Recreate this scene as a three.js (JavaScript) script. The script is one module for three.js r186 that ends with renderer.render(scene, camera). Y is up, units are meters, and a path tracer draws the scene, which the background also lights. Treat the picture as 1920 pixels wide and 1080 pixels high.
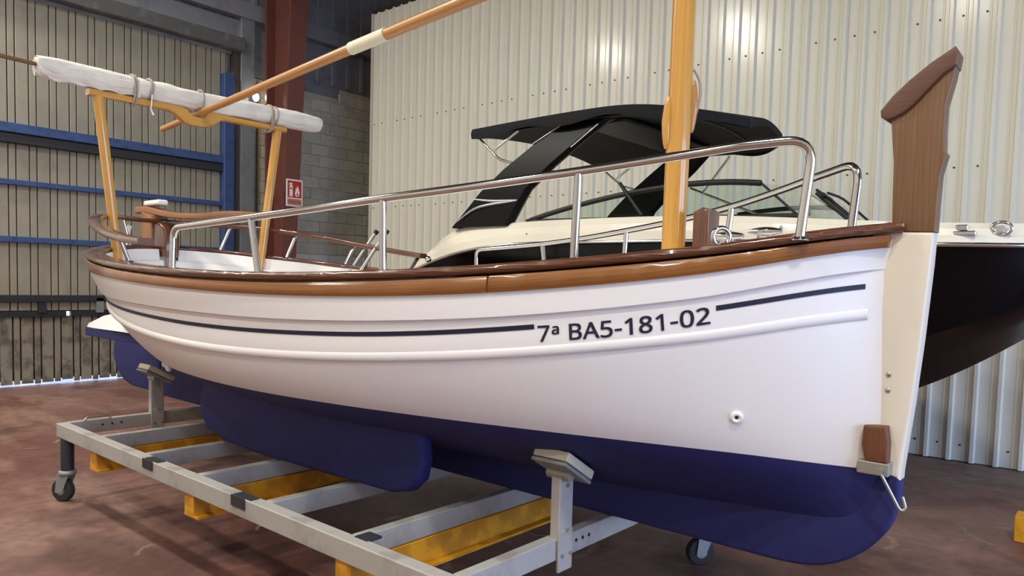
import * as THREE from 'three';
import { mergeGeometries, toCreasedNormals } from 'three/addons/utils/BufferGeometryUtils.js';
import { RoundedBoxGeometry } from 'three/addons/geometries/RoundedBoxGeometry.js';
import { RectAreaLightUniformsLib } from 'three/addons/lights/RectAreaLightUniformsLib.js';
import { FontLoader } from 'three/addons/loaders/FontLoader.js';

// ------------------------------------------------------------------ camera, sky, exposure
// Lengths below are written in units of the camera's height above the floor; U turns them into metres.
const U = 1.6;
const scene = new THREE.Scene();
const camera = new THREE.PerspectiveCamera(2 * Math.atan(540 / 1372.5) * 180 / Math.PI, 1920 / 1080, 0.05, 200);
{
  const yaw = -0.704838, pitch = -0.0597647, roll = 0.0269905;
  const f = new THREE.Vector3(Math.sin(yaw) * Math.cos(pitch), Math.sin(pitch), -Math.cos(yaw) * Math.cos(pitch));
  const r0 = new THREE.Vector3(Math.cos(yaw), 0, Math.sin(yaw)), u0 = new THREE.Vector3().crossVectors(r0, f);
  const r = r0.clone().multiplyScalar(Math.cos(roll)).addScaledVector(u0, Math.sin(roll));
  const u = u0.clone().multiplyScalar(Math.cos(roll)).addScaledVector(r0, -Math.sin(roll));
  camera.quaternion.setFromRotationMatrix(new THREE.Matrix4().makeBasis(r, u, f.clone().negate()));
  camera.position.set(0, U, 0);
  camera.setViewOffset(1920, 1080, 0, -70, 1920, 1080);
  camera.updateProjectionMatrix(); camera.updateMatrixWorld();
}
scene.background = new THREE.Color().setRGB(7.0, 9.8, 16.0);      // bright overcast sky outside the open hall door
const renderer = new THREE.WebGLRenderer({ antialias: true });
renderer.toneMapping = THREE.LinearToneMapping;
renderer.toneMappingExposure = 0.5;
renderer.shadowMap.enabled = true;
RectAreaLightUniformsLib.init();
const LAMP = { radiance: 950, color: [1.0, 0.945, 0.85], glow: 6 };

// ------------------------------------------------------------------ helpers
let seed = 12345;
const rnd = () => { seed = (seed + 0x6D2B79F5) | 0; let t = Math.imul(seed ^ (seed >>> 15), 1 | seed); t = (t + Math.imul(t ^ (t >>> 7), 61 | t)) ^ t; return ((t ^ (t >>> 14)) >>> 0) / 4294967296; };
const V = (x, y, z) => new THREE.Vector3(x, y, z);
const taken = {};
const numbered = (n) => { const k = taken[n] = (taken[n] ?? -1) + 1; return k ? n + '_' + String(k).padStart(3, '0') : n; };
function thing(name, label, category, [x, y, z] = [0, 0, 0], group) {
  const o = new THREE.Group(); o.name = numbered(name); o.position.set(x * U, y * U, z * U);
  o.userData = { label, category }; if (group) o.userData.group = group;
  o.origin = [x, y, z]; scene.add(o); return o;
}
function setting(name, label, category, at = [0, 0, 0]) { const o = thing(name, label, category, at); o.userData.kind = 'structure'; return o; }
const AX = { x: 0, y: 1, z: 2 };
function flat(g) { const n = g.index ? g.toNonIndexed() : g; if (!n.attributes.normal) n.computeVertexNormals(); for (const k of Object.keys(n.attributes)) if (!['position', 'normal', 'uv'].includes(k)) n.deleteAttribute(k); return n; }
function boxUV(g, grain) {
  const p = g.attributes.position, n = g.attributes.normal, uv = new Float32Array(p.count * 2), G = AX[grain];
  for (let i = 0; i < p.count; i += 3) {
    const m = [0, 1, 2].map((k) => Math.abs(n.getComponent(i, k) + n.getComponent(i + 1, k) + n.getComponent(i + 2, k)));
    let d = m[0] >= m[1] && m[0] >= m[2] ? 0 : m[1] >= m[2] ? 1 : 2, a, b;
    if (d === G) { a = (G + 1) % 3; b = (G + 2) % 3; } else { a = G; b = 3 - G - d; }
    for (let j = i; j < i + 3; j++) { uv[2 * j] = p.getComponent(j, a) * U; uv[2 * j + 1] = p.getComponent(j, b) * U; }
  }
  g.setAttribute('uv', new THREE.BufferAttribute(uv, 2));
}
// one named mesh: geometries in scene units, made relative to the thing's base, in metres
function part(name, geos, mat, parent, o = {}) {
  let list = (Array.isArray(geos) ? geos : [geos]).map((g) => { const f = flat(g.clone()); if (!o.keepUV || !f.attributes.uv) boxUV(f, o.grain ?? 'x'); return f; });
  const g = list.length > 1 ? mergeGeometries(list) : list[0];
  let root = parent; while (root && !root.origin) root = root.parent;
  const [x, y, z] = root ? root.origin : [0, 0, 0];
  g.translate(-x, -y, -z); g.scale(U, U, U);
  const m = new THREE.Mesh(g, mat); m.name = name; m.castShadow = m.receiveShadow = true;
  if (o.label) m.userData.label = o.label;
  if (o.kind) m.userData.kind = o.kind;
  (parent ?? scene).add(m); return m;
}
const box = (x0, x1, y0, y1, z0, z1, r = 0) => {
  const w = Math.abs(x1 - x0), h = Math.abs(y1 - y0), d = Math.abs(z1 - z0);
  const g = r ? new RoundedBoxGeometry(w, h, d, 2, Math.min(r, w / 2.01, h / 2.01, d / 2.01)) : new THREE.BoxGeometry(w, h, d);
  return g.translate((x0 + x1) / 2, (y0 + y1) / 2, (z0 + z1) / 2);
};
// surface through rows of points
function grid(rows, o = {}) {
  const R = rows.length, C = rows[0].length, pos = [], uv = [], idx = [];
  let du = 0;
  for (let i = 0; i < R; i++) {
    if (i) du += rows[i][C >> 1].distanceTo(rows[i - 1][C >> 1]);
    let dv = 0;
    for (let j = 0; j < C; j++) { if (j) dv += rows[i][j].distanceTo(rows[i][j - 1]); const p = rows[i][j]; pos.push(p.x, p.y, p.z); uv.push(du * U, dv * U); }
  }
  for (let i = 0; i < R - 1; i++) for (let j = 0; j < C - 1; j++) { const a = i * C + j, b = a + 1, c = a + C, d = c + 1; idx.push(a, c, b, b, c, d); }
  const g = new THREE.BufferGeometry();
  g.setAttribute('position', new THREE.Float32BufferAttribute(pos, 3)); g.setAttribute('uv', new THREE.Float32BufferAttribute(uv, 2));
  g.setIndex(idx); g.computeVertexNormals();
  return o.crease ? toCreasedNormals(g, o.crease) : g;
}
// profile [side, up] swept along a path, side = tangent x up
function sweep(path, prof, o = {}) {
  const up = o.up ?? V(0, 1, 0), rows = path.map((p, i) => {
    const t = path[Math.min(i + 1, path.length - 1)].clone().sub(path[Math.max(i - 1, 0)]).normalize();
    const s = new THREE.Vector3().crossVectors(t, up).normalize(), h = new THREE.Vector3().crossVectors(s, t).normalize();
    const k = typeof o.scale === 'function' ? o.scale(i / (path.length - 1)) : 1;
    return [...prof, prof[0]].map(([a, b]) => p.clone().addScaledVector(s, a * k).addScaledVector(h, b * k));
  });
  const g = [grid(rows, { crease: o.crease })];
  for (const r of [rows[0], rows[rows.length - 1]]) {   // end caps
    const c = r.reduce((a, b) => a.add(b), V(0, 0, 0)).divideScalar(r.length);
    g.push(grid([r, r.map(() => c.clone())]));
  }
  return mergeGeometries(g.map(flat));
}
const circle = (r, n = 14, ry = r) => Array.from({ length: n }, (_, i) => [Math.cos(i / n * 2 * Math.PI) * r, Math.sin(i / n * 2 * Math.PI) * ry]);
function fillet(pts, r = 0.03) {
  const out = [pts[0].clone()];
  for (let i = 1; i < pts.length - 1; i++) {
    const a = pts[i - 1].clone().sub(pts[i]), b = pts[i + 1].clone().sub(pts[i]);
    const k = Math.min(r, a.length() * 0.45, b.length() * 0.45), p0 = pts[i].clone().addScaledVector(a.normalize(), k), p1 = pts[i].clone().addScaledVector(b.normalize(), k);
    for (let j = 0; j <= 8; j++) { const t = j / 8; out.push(p0.clone().multiplyScalar((1 - t) * (1 - t)).addScaledVector(pts[i], 2 * t * (1 - t)).addScaledVector(p1, t * t)); }
  }
  out.push(pts[pts.length - 1].clone()); return out;
}
class Poly extends THREE.Curve {
  constructor(p) { super(); this.p = p; this.l = [0]; for (let i = 1; i < p.length; i++) this.l.push(this.l[i - 1] + p[i].distanceTo(p[i - 1])); }
  getPoint(t) { const d = t * this.l[this.l.length - 1]; let i = 1; while (i < this.l.length - 1 && this.l[i] < d) i++; const k = (d - this.l[i - 1]) / (this.l[i] - this.l[i - 1] || 1); return this.p[i - 1].clone().lerp(this.p[i], Math.min(1, Math.max(0, k))); }
}
// round bar through points, closed at both ends; radius may be a function of 0..1
function bar(pts, r, o = {}) {
  const c = new Poly(o.r ? fillet(pts, o.r) : pts), n = o.n ?? Math.max(2, Math.ceil(c.l[c.l.length - 1] / (o.step ?? 0.03))), seg = o.seg ?? 12;
  const fr = c.computeFrenetFrames(n, false), rows = [];
  for (let i = 0; i <= n; i++) {
    const p = c.getPointAt(i / n), R = typeof r === 'function' ? r(i / n) : r, row = [];
    for (let j = 0; j <= seg; j++) { const a = j / seg * 2 * Math.PI; row.push(p.clone().addScaledVector(fr.normals[i], Math.cos(a) * R).addScaledVector(fr.binormals[i], Math.sin(a) * R)); }
    rows.push(row);
  }
  const out = [grid(rows)];
  for (const e of [rows[0], rows[n]]) { const m = e.slice(0, seg).reduce((a, b) => a.add(b), V(0, 0, 0)).divideScalar(seg); out.push(grid([e, e.map(() => m.clone())])); }
  return mergeGeometries(out.map(flat));
}
// outline in the x-y plane, given thickness about z
function slab(pts, z0, z1, bevel = 0, curve = false) {
  const s = new THREE.Shape();
  if (curve) { s.moveTo(...pts[0]); s.splineThru(pts.slice(1).map((p) => new THREE.Vector2(...p))); s.closePath(); } else s.setFromPoints(pts.map((p) => new THREE.Vector2(...p)));
  const g = new THREE.ExtrudeGeometry(s, { depth: Math.abs(z1 - z0) - 2 * bevel, bevelEnabled: bevel > 0, bevelThickness: bevel, bevelSize: bevel, bevelOffset: -bevel, bevelSegments: 3, curveSegments: 24 });
  return toCreasedNormals(g.translate(0, 0, Math.min(z0, z1) + bevel), 0.7);
}
const lathe = (prof, n = 24) => new THREE.LatheGeometry(prof.map((p) => new THREE.Vector2(...p)), n);
const ball = (x, y, z, r, sx = 1, sy = 1, sz = 1) => new THREE.SphereGeometry(r, 16, 12).scale(sx, sy, sz).translate(x, y, z);
function along(g, a, b) {   // geometry built on +y from 0, turned to lie from a to b
  const d = b.clone().sub(a); g.scale(1, d.length(), 1);
  return g.applyQuaternion(new THREE.Quaternion().setFromUnitVectors(V(0, 1, 0), d.normalize())).translate(a.x, a.y, a.z);
}

// ------------------------------------------------------------------ computed textures
const perm = Array.from({ length: 4096 }, () => rnd());
const hash = (x, y, s) => perm[(x * 73 + y * 179 + s * 311 + ((x * y) & 63) * 7) & 4095];
function vnoise(x, y, px, py, s) {
  const xi = Math.floor(x), yi = Math.floor(y), fx = x - xi, fy = y - yi, u = fx * fx * (3 - 2 * fx), v = fy * fy * (3 - 2 * fy);
  const X0 = ((xi % px) + px) % px, X1 = (X0 + 1) % px, Y0 = ((yi % py) + py) % py, Y1 = (Y0 + 1) % py;
  const a = hash(X0, Y0, s), b = hash(X1, Y0, s), c = hash(X0, Y1, s), d = hash(X1, Y1, s);
  return a + (b - a) * u + (c - a) * v + (a - b - c + d) * u * v;
}
function fbm(x, y, px, py, oct, s) { let r = 0, w = 0.5, n = 0; for (let i = 0; i < oct; i++) { r += w * vnoise(x, y, px, py, s + i * 17); n += w; w *= 0.5; x *= 2; y *= 2; px *= 2; py *= 2; } return r / n; }
function texture(w, h, fn, o = {}) {
  const d = new Uint8Array(w * h * 4);
  for (let y = 0; y < h; y++) for (let x = 0; x < w; x++) { const c = fn(x / w, y / h, x, y); const i = 4 * (y * w + x); for (let k = 0; k < 3; k++) d[i + k] = Math.max(0, Math.min(255, (Array.isArray(c) ? c[k] : c) * 255)); d[i + 3] = 255; }
  const t = new THREE.DataTexture(d, w, h, THREE.RGBAFormat);
  t.wrapS = t.wrapT = THREE.RepeatWrapping; t.magFilter = THREE.LinearFilter; t.minFilter = THREE.LinearMipmapLinearFilter; t.generateMipmaps = true;
  if (o.color) t.colorSpace = THREE.SRGBColorSpace;
  t.repeat.set(1 / (o.mx ?? 1), 1 / (o.my ?? o.mx ?? 1)); t.needsUpdate = true; return t;
}
const mixc = (a, b, t) => a.map((v, i) => v + (b[i] - v) * t);
const hex = (h) => [(h >> 16 & 255) / 255, (h >> 8 & 255) / 255, (h & 255) / 255];
const clamp = (x, a = 0, b = 1) => Math.max(a, Math.min(b, x));
const step = (a, b, x) => { const t = clamp((x - a) / (b - a)); return t * t * (3 - 2 * t); };

function woodTex(light, dark, mx, my, s, contrast = 1) {
  return texture(1024, 256, (u, v) => {
    const warp = fbm(u * 3, v * 4, 3, 4, 3, s) * 0.9, ring = 0.5 + 0.5 * Math.sin((v * 9 + warp * 2.2) * Math.PI * 2);
    const fine = fbm(u * 8, v * 120, 8, 120, 3, s + 3), coarse = fbm(u * 2, v * 6, 2, 6, 3, s + 9);
    return mixc(light, dark, clamp((0.25 * ring + 0.55 * fine + 0.4 * coarse - 0.2) * contrast));
  }, { color: true, mx, my });
}
const floorScuffs = Array.from({ length: 130 }, () => ({ x: rnd(), y: rnd(), a: rnd() * 6.28, l: 0.01 + rnd() * 0.05, w: 0.0006 + rnd() * 0.0015, k: 0.15 + rnd() * 0.5 }));
const floorN = 1536, floorMark = new Float32Array(floorN * floorN);
for (const s of floorScuffs) {
  const bend = (rnd() - 0.5) * 1.5;
  for (let i = 0; i < 500; i++) {
    const t = i / 500, a = s.a + bend * t, x = s.x + Math.cos(a) * s.l * t + (rnd() - 0.5) * s.w * 3, y = s.y + Math.sin(a) * s.l * t + (rnd() - 0.5) * s.w * 3;
    const px = Math.floor((((x % 1) + 1) % 1) * floorN), py = Math.floor((((y % 1) + 1) % 1) * floorN);
    floorMark[py * floorN + px] = Math.min(1, floorMark[py * floorN + px] + s.k * (rnd() < 0.6 ? 1 : 0));
  }
}
const floorTile = 9;
const texFloor = texture(floorN, floorN, (u, v, x, y) => {
  const big = fbm(u * 5, v * 5, 5, 5, 5, 1), mid = fbm(u * 22, v * 22, 22, 22, 4, 40), fine = fbm(u * 180, v * 180, 180, 180, 2, 80);
  let c = mixc(hex(0x6c473e), hex(0x7f5e53), step(0.35, 0.68, big));
  c = mixc(c, hex(0x5a3830), 0.5 * step(0.5, 0.72, mid));
  c = mixc(c, hex(0x957a6d), 0.5 * step(0.56, 0.75, fbm(u * 9, v * 30, 9, 30, 4, 120)));
  c = mixc(c, hex(0x46302a), 0.55 * step(0.6, 0.8, fbm(u * 14, v * 14, 14, 14, 3, 160)));
  const g = 0.88 + 0.24 * fine; c = c.map((k) => k * g);
  return mixc(c, hex(0xcfc1b6), floorMark[y * floorN + x] * 0.6);
}, { color: true, mx: floorTile });
const texFloorRough = texture(512, 512, (u, v) => 0.36 + 0.34 * fbm(u * 12, v * 12, 12, 12, 4, 7), { mx: floorTile });
const texGrime = (base, dirt, s, mx, amt = 0.5, streak = 1) => texture(512, 512, (u, v) => {
  const a = fbm(u * 6 * streak, v * 6, 6 * streak, 6, 4, s), b = fbm(u * 40, v * 40, 40, 40, 3, s + 5);
  return mixc(base, dirt, clamp(amt * step(0.45, 0.8, a) + 0.25 * (b - 0.4)));
}, { color: true, mx });
const texBump = texture(512, 512, (u, v) => fbm(u * 50, v * 50, 50, 50, 4, 33), { mx: 0.8 });

// ------------------------------------------------------------------ materials
const std = (c, r, o = {}) => new THREE.MeshStandardMaterial({ color: c, roughness: r, side: THREE.DoubleSide, ...o });
const phy = (c, r, o = {}) => new THREE.MeshPhysicalMaterial({ color: c, roughness: r, side: THREE.DoubleSide, ...o });
const M = {
  floor: phy(0xffffff, 1, { map: texFloor, roughnessMap: texFloorRough, bumpMap: texBump, bumpScale: 0.0006 }),
  sheet: phy(0xe4e3d6, 0.36, { clearcoat: 0.5, clearcoatRoughness: 0.16 }),
  sheetTrim: phy(0xc9c7bc, 0.4),
  screw: std(0x4a4742, 0.5, { metalness: 0.6 }),
  block: [0, 1, 2].map((i) => std(0xffffff, 0.95, { map: texGrime(hex([0xd0ccbd, 0xcbc6b7, 0xd5d1c2][i]), hex(0xb5b0a1), 200 + i * 9, 0.9, 0.5), bumpMap: texBump, bumpScale: 0.003 })),
  blockWhite: std(0xe2e2e6, 0.8, { bumpMap: texBump, bumpScale: 0.002 }),
  mortar: std(0xc0bbac, 0.95),
  clad: std(0xffffff, 0.6, { map: texGrime(hex(0x8b8d94), hex(0x6a6b72), 300, 1.4, 0.5) }),
  concrete: std(0xffffff, 0.9, { map: texGrime(hex(0x8d8a82), hex(0x6a6862), 320, 2.2, 0.6) }),
  roof: std(0x3e4046, 0.8),
  plainWall: std(0xd2cec4, 0.85),
  door: std(0xffffff, 0.55, { map: texGrime(hex(0x9b9688), hex(0x827c70), 340, 2.0, 0.35, 2) }),
  doorLow: std(0xffffff, 0.6, { map: texGrime(hex(0x8f897c), hex(0x5a564e), 350, 0.9, 0.9) }),
  doorBack: std(0x3b382f, 0.8),
  blue: std(0xffffff, 0.5, { map: texGrime(hex(0x3a5284), hex(0x293c62), 360, 0.7, 0.6) }),
  darkSteel: std(0x33343a, 0.55, { metalness: 0.3 }),
  galv: std(0xffffff, 0.55, { map: texGrime(hex(0x8d9192), hex(0x74787a), 370, 1.0, 0.5), metalness: 0.25 }),
  lintel: std(0xffffff, 0.7, { map: texGrime(hex(0x5e5f5e), hex(0x85868a), 375, 1.3, 0.7) }),
  oxide: std(0xffffff, 0.5, { map: texGrime(hex(0x70423a), hex(0x5b342d), 380, 1.0, 0.5) }),
  frameBrown: std(0x4d4440, 0.6),
  conduit: std(0x57431f, 0.6),
  gelcoat: phy(0xe9e7e8, 0.38, { clearcoat: 0.35, clearcoatRoughness: 0.22 }),
  stemWarmLit: phy(0xe6dfd0, 0.42, { clearcoat: 0.25, clearcoatRoughness: 0.3 }),  // white stem, with the warm light on it mixed into the colour
  liner: phy(0xf2f2f2, 0.4),
  bottom: std(0xffffff, 0.72, { map: texture(256, 256, (u, v) => mixc(hex(0x171b57), hex(0x1e2463), fbm(u * 30, v * 30, 30, 30, 4, 390)), { color: true, mx: 0.6 }) }),
  navy: std(0x0e0f30, 0.5),
  teakDark: phy(0xffffff, 0.3, { map: woodTex(hex(0x744428), hex(0x462616), 1.2, 0.12, 401), clearcoat: 0.8, clearcoatRoughness: 0.08 }),
  teak: phy(0xffffff, 0.35, { map: woodTex(hex(0x9e6428), hex(0x6c3f14), 1.3, 0.14, 411), clearcoat: 0.6, clearcoatRoughness: 0.12 }),
  stemWood: phy(0xffffff, 0.5, { map: woodTex(hex(0x82603f), hex(0x5f4329), 0.9, 0.13, 421), clearcoat: 0.15, clearcoatRoughness: 0.35 }),
  stemCap: phy(0xffffff, 0.5, { map: woodTex(hex(0x6b4a3a), hex(0x533629), 0.9, 0.13, 431), clearcoat: 0.15, clearcoatRoughness: 0.35 }),
  pine: phy(0xffffff, 0.28, { map: woodTex(hex(0xd6a048), hex(0xb8802f), 1.6, 0.2, 441, 0.8), clearcoat: 0.9, clearcoatRoughness: 0.06 }),
  boomWood: phy(0xffffff, 0.35, { map: woodTex(hex(0xcb9555), hex(0x9c6832), 1.4, 0.15, 451), clearcoat: 0.5, clearcoatRoughness: 0.2 }),
  steel: phy(0xd8d8d8, 0.12, { metalness: 1 }),
  satin: phy(0xb9b8b4, 0.35, { metalness: 0.9 }),
  canvas: std(0xffffff, 0.9, { map: texture(256, 256, (u, v) => mixc(hex(0xf0ece4), hex(0xd8d2c8), clamp(fbm(u * 5, v * 5, 5, 5, 4, 461) * 1.2 - 0.3)), { color: true, mx: 0.5 }), bumpMap: texture(512, 512, (u, v) => fbm(u * 5, v * 14, 5, 14, 4, 465), { mx: 0.5, my: 0.4 }), bumpScale: 0.012 }),
  tape: std(0xe6dfc8, 0.7),
  rope: std(0xa9a096, 0.95),
  frame: std(0xffffff, 0.6, { map: texGrime(hex(0xa8a5a1), hex(0x8b8781), 470, 0.6, 0.6), metalness: 0.05 }),
  yellow: std(0xffffff, 0.55, { map: texGrime(hex(0xdd9f1c), hex(0x9e6a16), 480, 0.5, 0.5) }),
  rubber: std(0x2b2a29, 0.8),
  wheelHub: std(0x8a8782, 0.5, { metalness: 0.5 }),
  pad: std(0xc9c2ad, 0.7),
  plastic: phy(0xf3f2ee, 0.35),
  fenderWood: std(0xffffff, 0.6, { map: woodTex(hex(0x7b4a2c), hex(0x4e2c18), 0.5, 0.1, 491) }),
  zinc: std(0x9d9a92, 0.5, { metalness: 0.5 }),
  mbBlack: phy(0x050507, 0.16, { specularIntensity: 0.45 }),
  mbWhite: phy(0xece7d6, 0.3, { clearcoat: 0.5, clearcoatRoughness: 0.12 }),
  fabric: std(0x0a0b0d, 0.9, { bumpMap: texBump, bumpScale: 0.001 }),
  archBlack: phy(0x060608, 0.4, { specularIntensity: 0.35 }),
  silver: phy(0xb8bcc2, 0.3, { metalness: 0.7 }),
  blackPlastic: std(0x101012, 0.5),
  glass: phy(0xdfeee8, 0.02, { transmission: 1, thickness: 0, ior: 1.45 }),
  darkGlass: phy(0x06070a, 0.05, { clearcoat: 1 }),
  apron: std(0xb9b6ae, 0.9),
};

// ------------------------------------------------------------------ the hall
const XB = -7.2, ZR = -5.03, XF = 4.3, ZL = 4.4, ZO = -6.3, YR = 5.6;
{
  const f = setting('floor', 'reddish brown painted concrete floor, worn and scuffed', 'floor');
  part('slab', box(XB - 0.25, XF + 0.2, -0.12, 0, ZO - 0.1, ZL + 0.1), M.floor, f);
  const g = setting('ground', 'pale concrete yard outside the hall doors', 'ground', [0, -0.14, 0]);
  part('apron', [box(XB - 12, XB - 0.25, -0.2, -0.02, -16, 16), box(XF + 0.2, XF + 14, -0.2, -0.02, -16, 16)], M.apron, g);
  const c = setting('ceiling', 'dark sheet roof of the hall', 'ceiling', [0, YR, 0]);
  part('roof_sheet', box(XB - 0.3, XF + 0.3, YR, YR + 0.1, ZO - 0.2, ZL + 0.2), M.roof, c);
}
// right: cream trapezoidal sheets standing in front of the outer wall
{
  const w = setting('wall_right', 'cream ribbed metal sheet wall behind the boats', 'wall', [-1, 0, ZR]);
  const pitch = 0.12, depth = 0.025, top = 3.78, n = 5;
  const prof = [[0, 0], [0.052, 0], [0.056, 0.0035], [0.062, 0.0035], [0.066, 0], [0.085, 0], [0.0935, depth], [0.1115, depth], [0.12, 0]];
  const rowsX = []; for (let k = 0; k < n; k++) for (const [a, b] of prof) if (!(k && a === 0)) rowsX.push([k * pitch + a, b]);
  const mk = (h) => toCreasedNormals(grid([rowsX.map(([x, z]) => V(x, 0, z)), rowsX.map(([x, z]) => V(x, h, z))]), 0.3);
  const sheetGeo = mk(top - 0.01);
  for (let x = -6.31, i = 0; x < XF - 0.6; x += pitch * n, i++) part(i ? 'sheet_' + String(i).padStart(3, '0') : 'sheet', sheetGeo.clone().translate(x, 0.005, ZR + (i % 2) * 0.0012), M.sheet, w);
  part('backing', box(-6.31, XF, 0, top, ZR - 0.09, ZR - 0.03), M.sheetTrim, w);
  part('end_flashing', box(-6.325, -6.3, 0, top, ZR - 0.09, ZR + 0.022, 0.003), M.sheetTrim, w);
  const sc = [];
  for (const [y, every, off] of [[2.625, 1, 0], [1.745, 1, 0], [0.1, 1, 0]])
    for (let k = 0; k < 88; k++) { if ((k + off) % 5 === 2) continue; const x = -6.31 + k * pitch + 0.04; sc.push(new THREE.CylinderGeometry(0.0055, 0.0065, 0.006, 7).rotateX(Math.PI / 2).translate(x, y, ZR + 0.004)); }
  part('screws', sc, M.screw, w, { kind: 'stuff', label: 'rows of small dark fixing screws' });
  part('head_trim', box(-6.31, XF, top, top + 0.03, ZR - 0.1, ZR + 0.03), M.darkSteel, w);
  const o = setting('wall_side', 'dark outer wall sheeting beyond the cream partition', 'wall', [0, 0, ZO]);
  part('cladding', box(XB - 0.2, XF + 0.2, 0, YR, ZO - 0.12, ZO), M.clad, o);
  const l = setting('wall_left', 'plain concrete side wall of the hall', 'wall', [0, 0, ZL]);
  part('wall_slab', box(XB - 0.2, XF + 0.2, 0, YR, ZL, ZL + 0.12), M.plainWall, l);
  const fr = setting('wall_front', 'end wall around the open hall entrance', 'wall', [XF, 0, 0]);
  part('wall_slab', [box(XF, XF + 0.12, 0, YR, ZO, -4.7), box(XF, XF + 0.12, 0, YR, 0.2, ZL), box(XF, XF + 0.12, 2.4, YR, -4.7, 0.2)], M.plainWall, fr);
}
// back: block wall, cladding above, the big metal door
{
  const w = setting('wall_back', 'grey block wall with a white painted base beside the metal door', 'wall', [XB, 0, -4.9]);
  part('mortar', [box(XB - 0.14, XB - 0.006, 0, 3.06, -5.27, -4.0), box(XB - 0.14, XB - 0.006, 0, 3.17, ZO, -5.27)], M.mortar, w);
  const bl = 0.25, bh = 0.125, geo = new RoundedBoxGeometry(0.06, bh - 0.007, bl - 0.007, 1, 0.004);
  let i = 0;
  for (let r = 0; r < 25; r++) for (let k = 0; k < 10; k++) {
    const z = -4.0 - bl / 2 - k * bl - (r % 2 ? bl / 2 : 0), y = bh * (r + 0.5);
    if (z - bl / 2 < ZO - 0.05 || (r === 24 && z > -5.2)) continue;
    const white = y < 1.26 && z < -4.05;
    part(i ? 'block_' + String(i).padStart(3, '0') : 'block', geo.clone().translate(XB - 0.03 + rnd() * 0.004, y, z), white ? M.blockWhite : M.block[Math.floor(rnd() * 3)], w, { grain: 'z' }); i++;
  }
  // strip of the same wall between door post and column side, and the part left of the door
  part('upper_cladding', box(XB - 0.1, XB - 0.02, 3.05, YR, ZO, ZL), M.clad, w);
  const ribs = []; for (let z = ZO + 0.1; z < 1; z += 0.2) ribs.push(box(XB - 0.03, XB + 0.004, 3.2, YR, z, z + 0.05));
  part('cladding_ribs', ribs, M.clad, w);
  part('side_wall', box(XB - 0.14, XB + 0.01, 0, 3.3, -0.97, ZL), M.plainWall, w);

  const d = setting('door_1', 'tall beige ribbed metal door with blue steel rails', 'door', [XB + 0.02, 0, -2.4]);
  // leaf: narrow upright sheets with grooves between them
  let z = -0.92, k = 0, n = 0;
  while (z > -3.86) {
    const wd = (k % 2 ? 0.056 : 0.098), z1 = Math.max(z - wd, -3.86); k++;
    part(n ? 'strip_' + String(n).padStart(3, '0') : 'strip', box(XB, XB + 0.02, 0.64, 3.24, z1 + 0.004, z - 0.004, 0.004), M.door, d, { grain: 'z' });
    const b0 = 0.006 + 0.034 * rnd() * rnd();
    part(n ? 'kick_strip_' + String(n).padStart(3, '0') : 'kick_strip', box(XB - 0.01, XB + 0.012, b0, 0.592, z1 + 0.006 - 0.02, z - 0.006 - 0.02, 0.004), M.doorLow, d, { grain: 'z' }); n++;
    z = z1;
  }
  part('backing_sheet', [box(XB - 0.02, XB - 0.004, 0.63, 3.24, -3.86, -0.92), box(XB - 0.026, XB - 0.012, 0.04, 0.592, -3.9, -0.92)], M.doorBack, d);
  part('rail', box(XB + 0.02, XB + 0.085, 2.115, 2.195, -3.8, -0.92, 0.008), M.blue, d, { grain: 'z' });
  part('track', box(XB + 0.02, XB + 0.07, 2.03, 2.112, -3.8, -0.92, 0.01), M.darkSteel, d, { grain: 'z' });
  part('rail', box(XB + 0.02, XB + 0.055, 1.69, 1.735, -3.8, -0.92, 0.006), M.blue, d, { grain: 'z' });
  part('rail', box(XB + 0.02, XB + 0.055, 1.215, 1.265, -3.8, -0.92, 0.006), M.blue, d, { grain: 'z' });
  part('rail', box(XB + 0.02, XB + 0.06, 0.715, 0.775, -3.8, -0.92, 0.006), M.darkSteel, d, { grain: 'z' });
  part('stub', box(XB + 0.02, XB + 0.05, 0.625, 0.72, -2.2, -2.14), M.darkSteel, d);
  // seam below the upper leaf: daylight shows where the bar is missing
  const seam = []; for (let q = -0.92, j = 0; q > -3.86; j++) { const L = 0.13 + 0.2 * rnd(); seam.push(box(XB - 0.012, XB + 0.03, 0.588, 0.636, q - L, q)); q -= L + (rnd() < 0.45 ? 0.035 : 0); }
  part('seam_bar', seam, M.darkSteel, d);
  part('latch_post', [box(XB + 0.02, XB + 0.06, 0.62, 0.75, -2.66, -2.6), box(XB + 0.02, XB + 0.05, 0.745, 0.77, -2.72, -2.55)], M.galv, d);
  part('post', box(XB + 0.0, XB + 0.1, 0, 3.02, -3.9, -3.79, 0.008), M.blue, d, { grain: 'y', label: 'blue steel door post' });
  part('door_frame', box(XB - 0.05, XB + 0.06, 0, 3.3, -3.97, -3.905), M.frameBrown, d, { grain: 'y', label: 'dark brown painted steel door frame' });
  part('lintel', box(XB - 0.05, XB + 0.14, 3.27, 3.4, -4.0, -0.6, 0.01), M.lintel, d, { grain: 'z' });
  part('head_panel', box(XB - 0.05, XB + 0.02, 3.24, 3.6, -4.0, -0.6), M.clad, d, { grain: 'z' });

  const p = setting('trim_1', 'grey steel post between metal door and red column', 'post', [XB, 0, -4.06]);
  part('post', box(XB - 0.02, XB + 0.08, 0, 3.75, -4.13, -3.98, 0.006), M.galv, p, { grain: 'y' });
  part('beam', box(XB - 0.02, XB + 0.1, 3.62, 3.78, ZO, -0.6, 0.006), M.clad, p, { grain: 'z' });
  const c = thing('cable_conduit', 'thin brown conduit running up the block wall beside the red column', 'conduit', [XB, 0, -4.19]);
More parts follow.
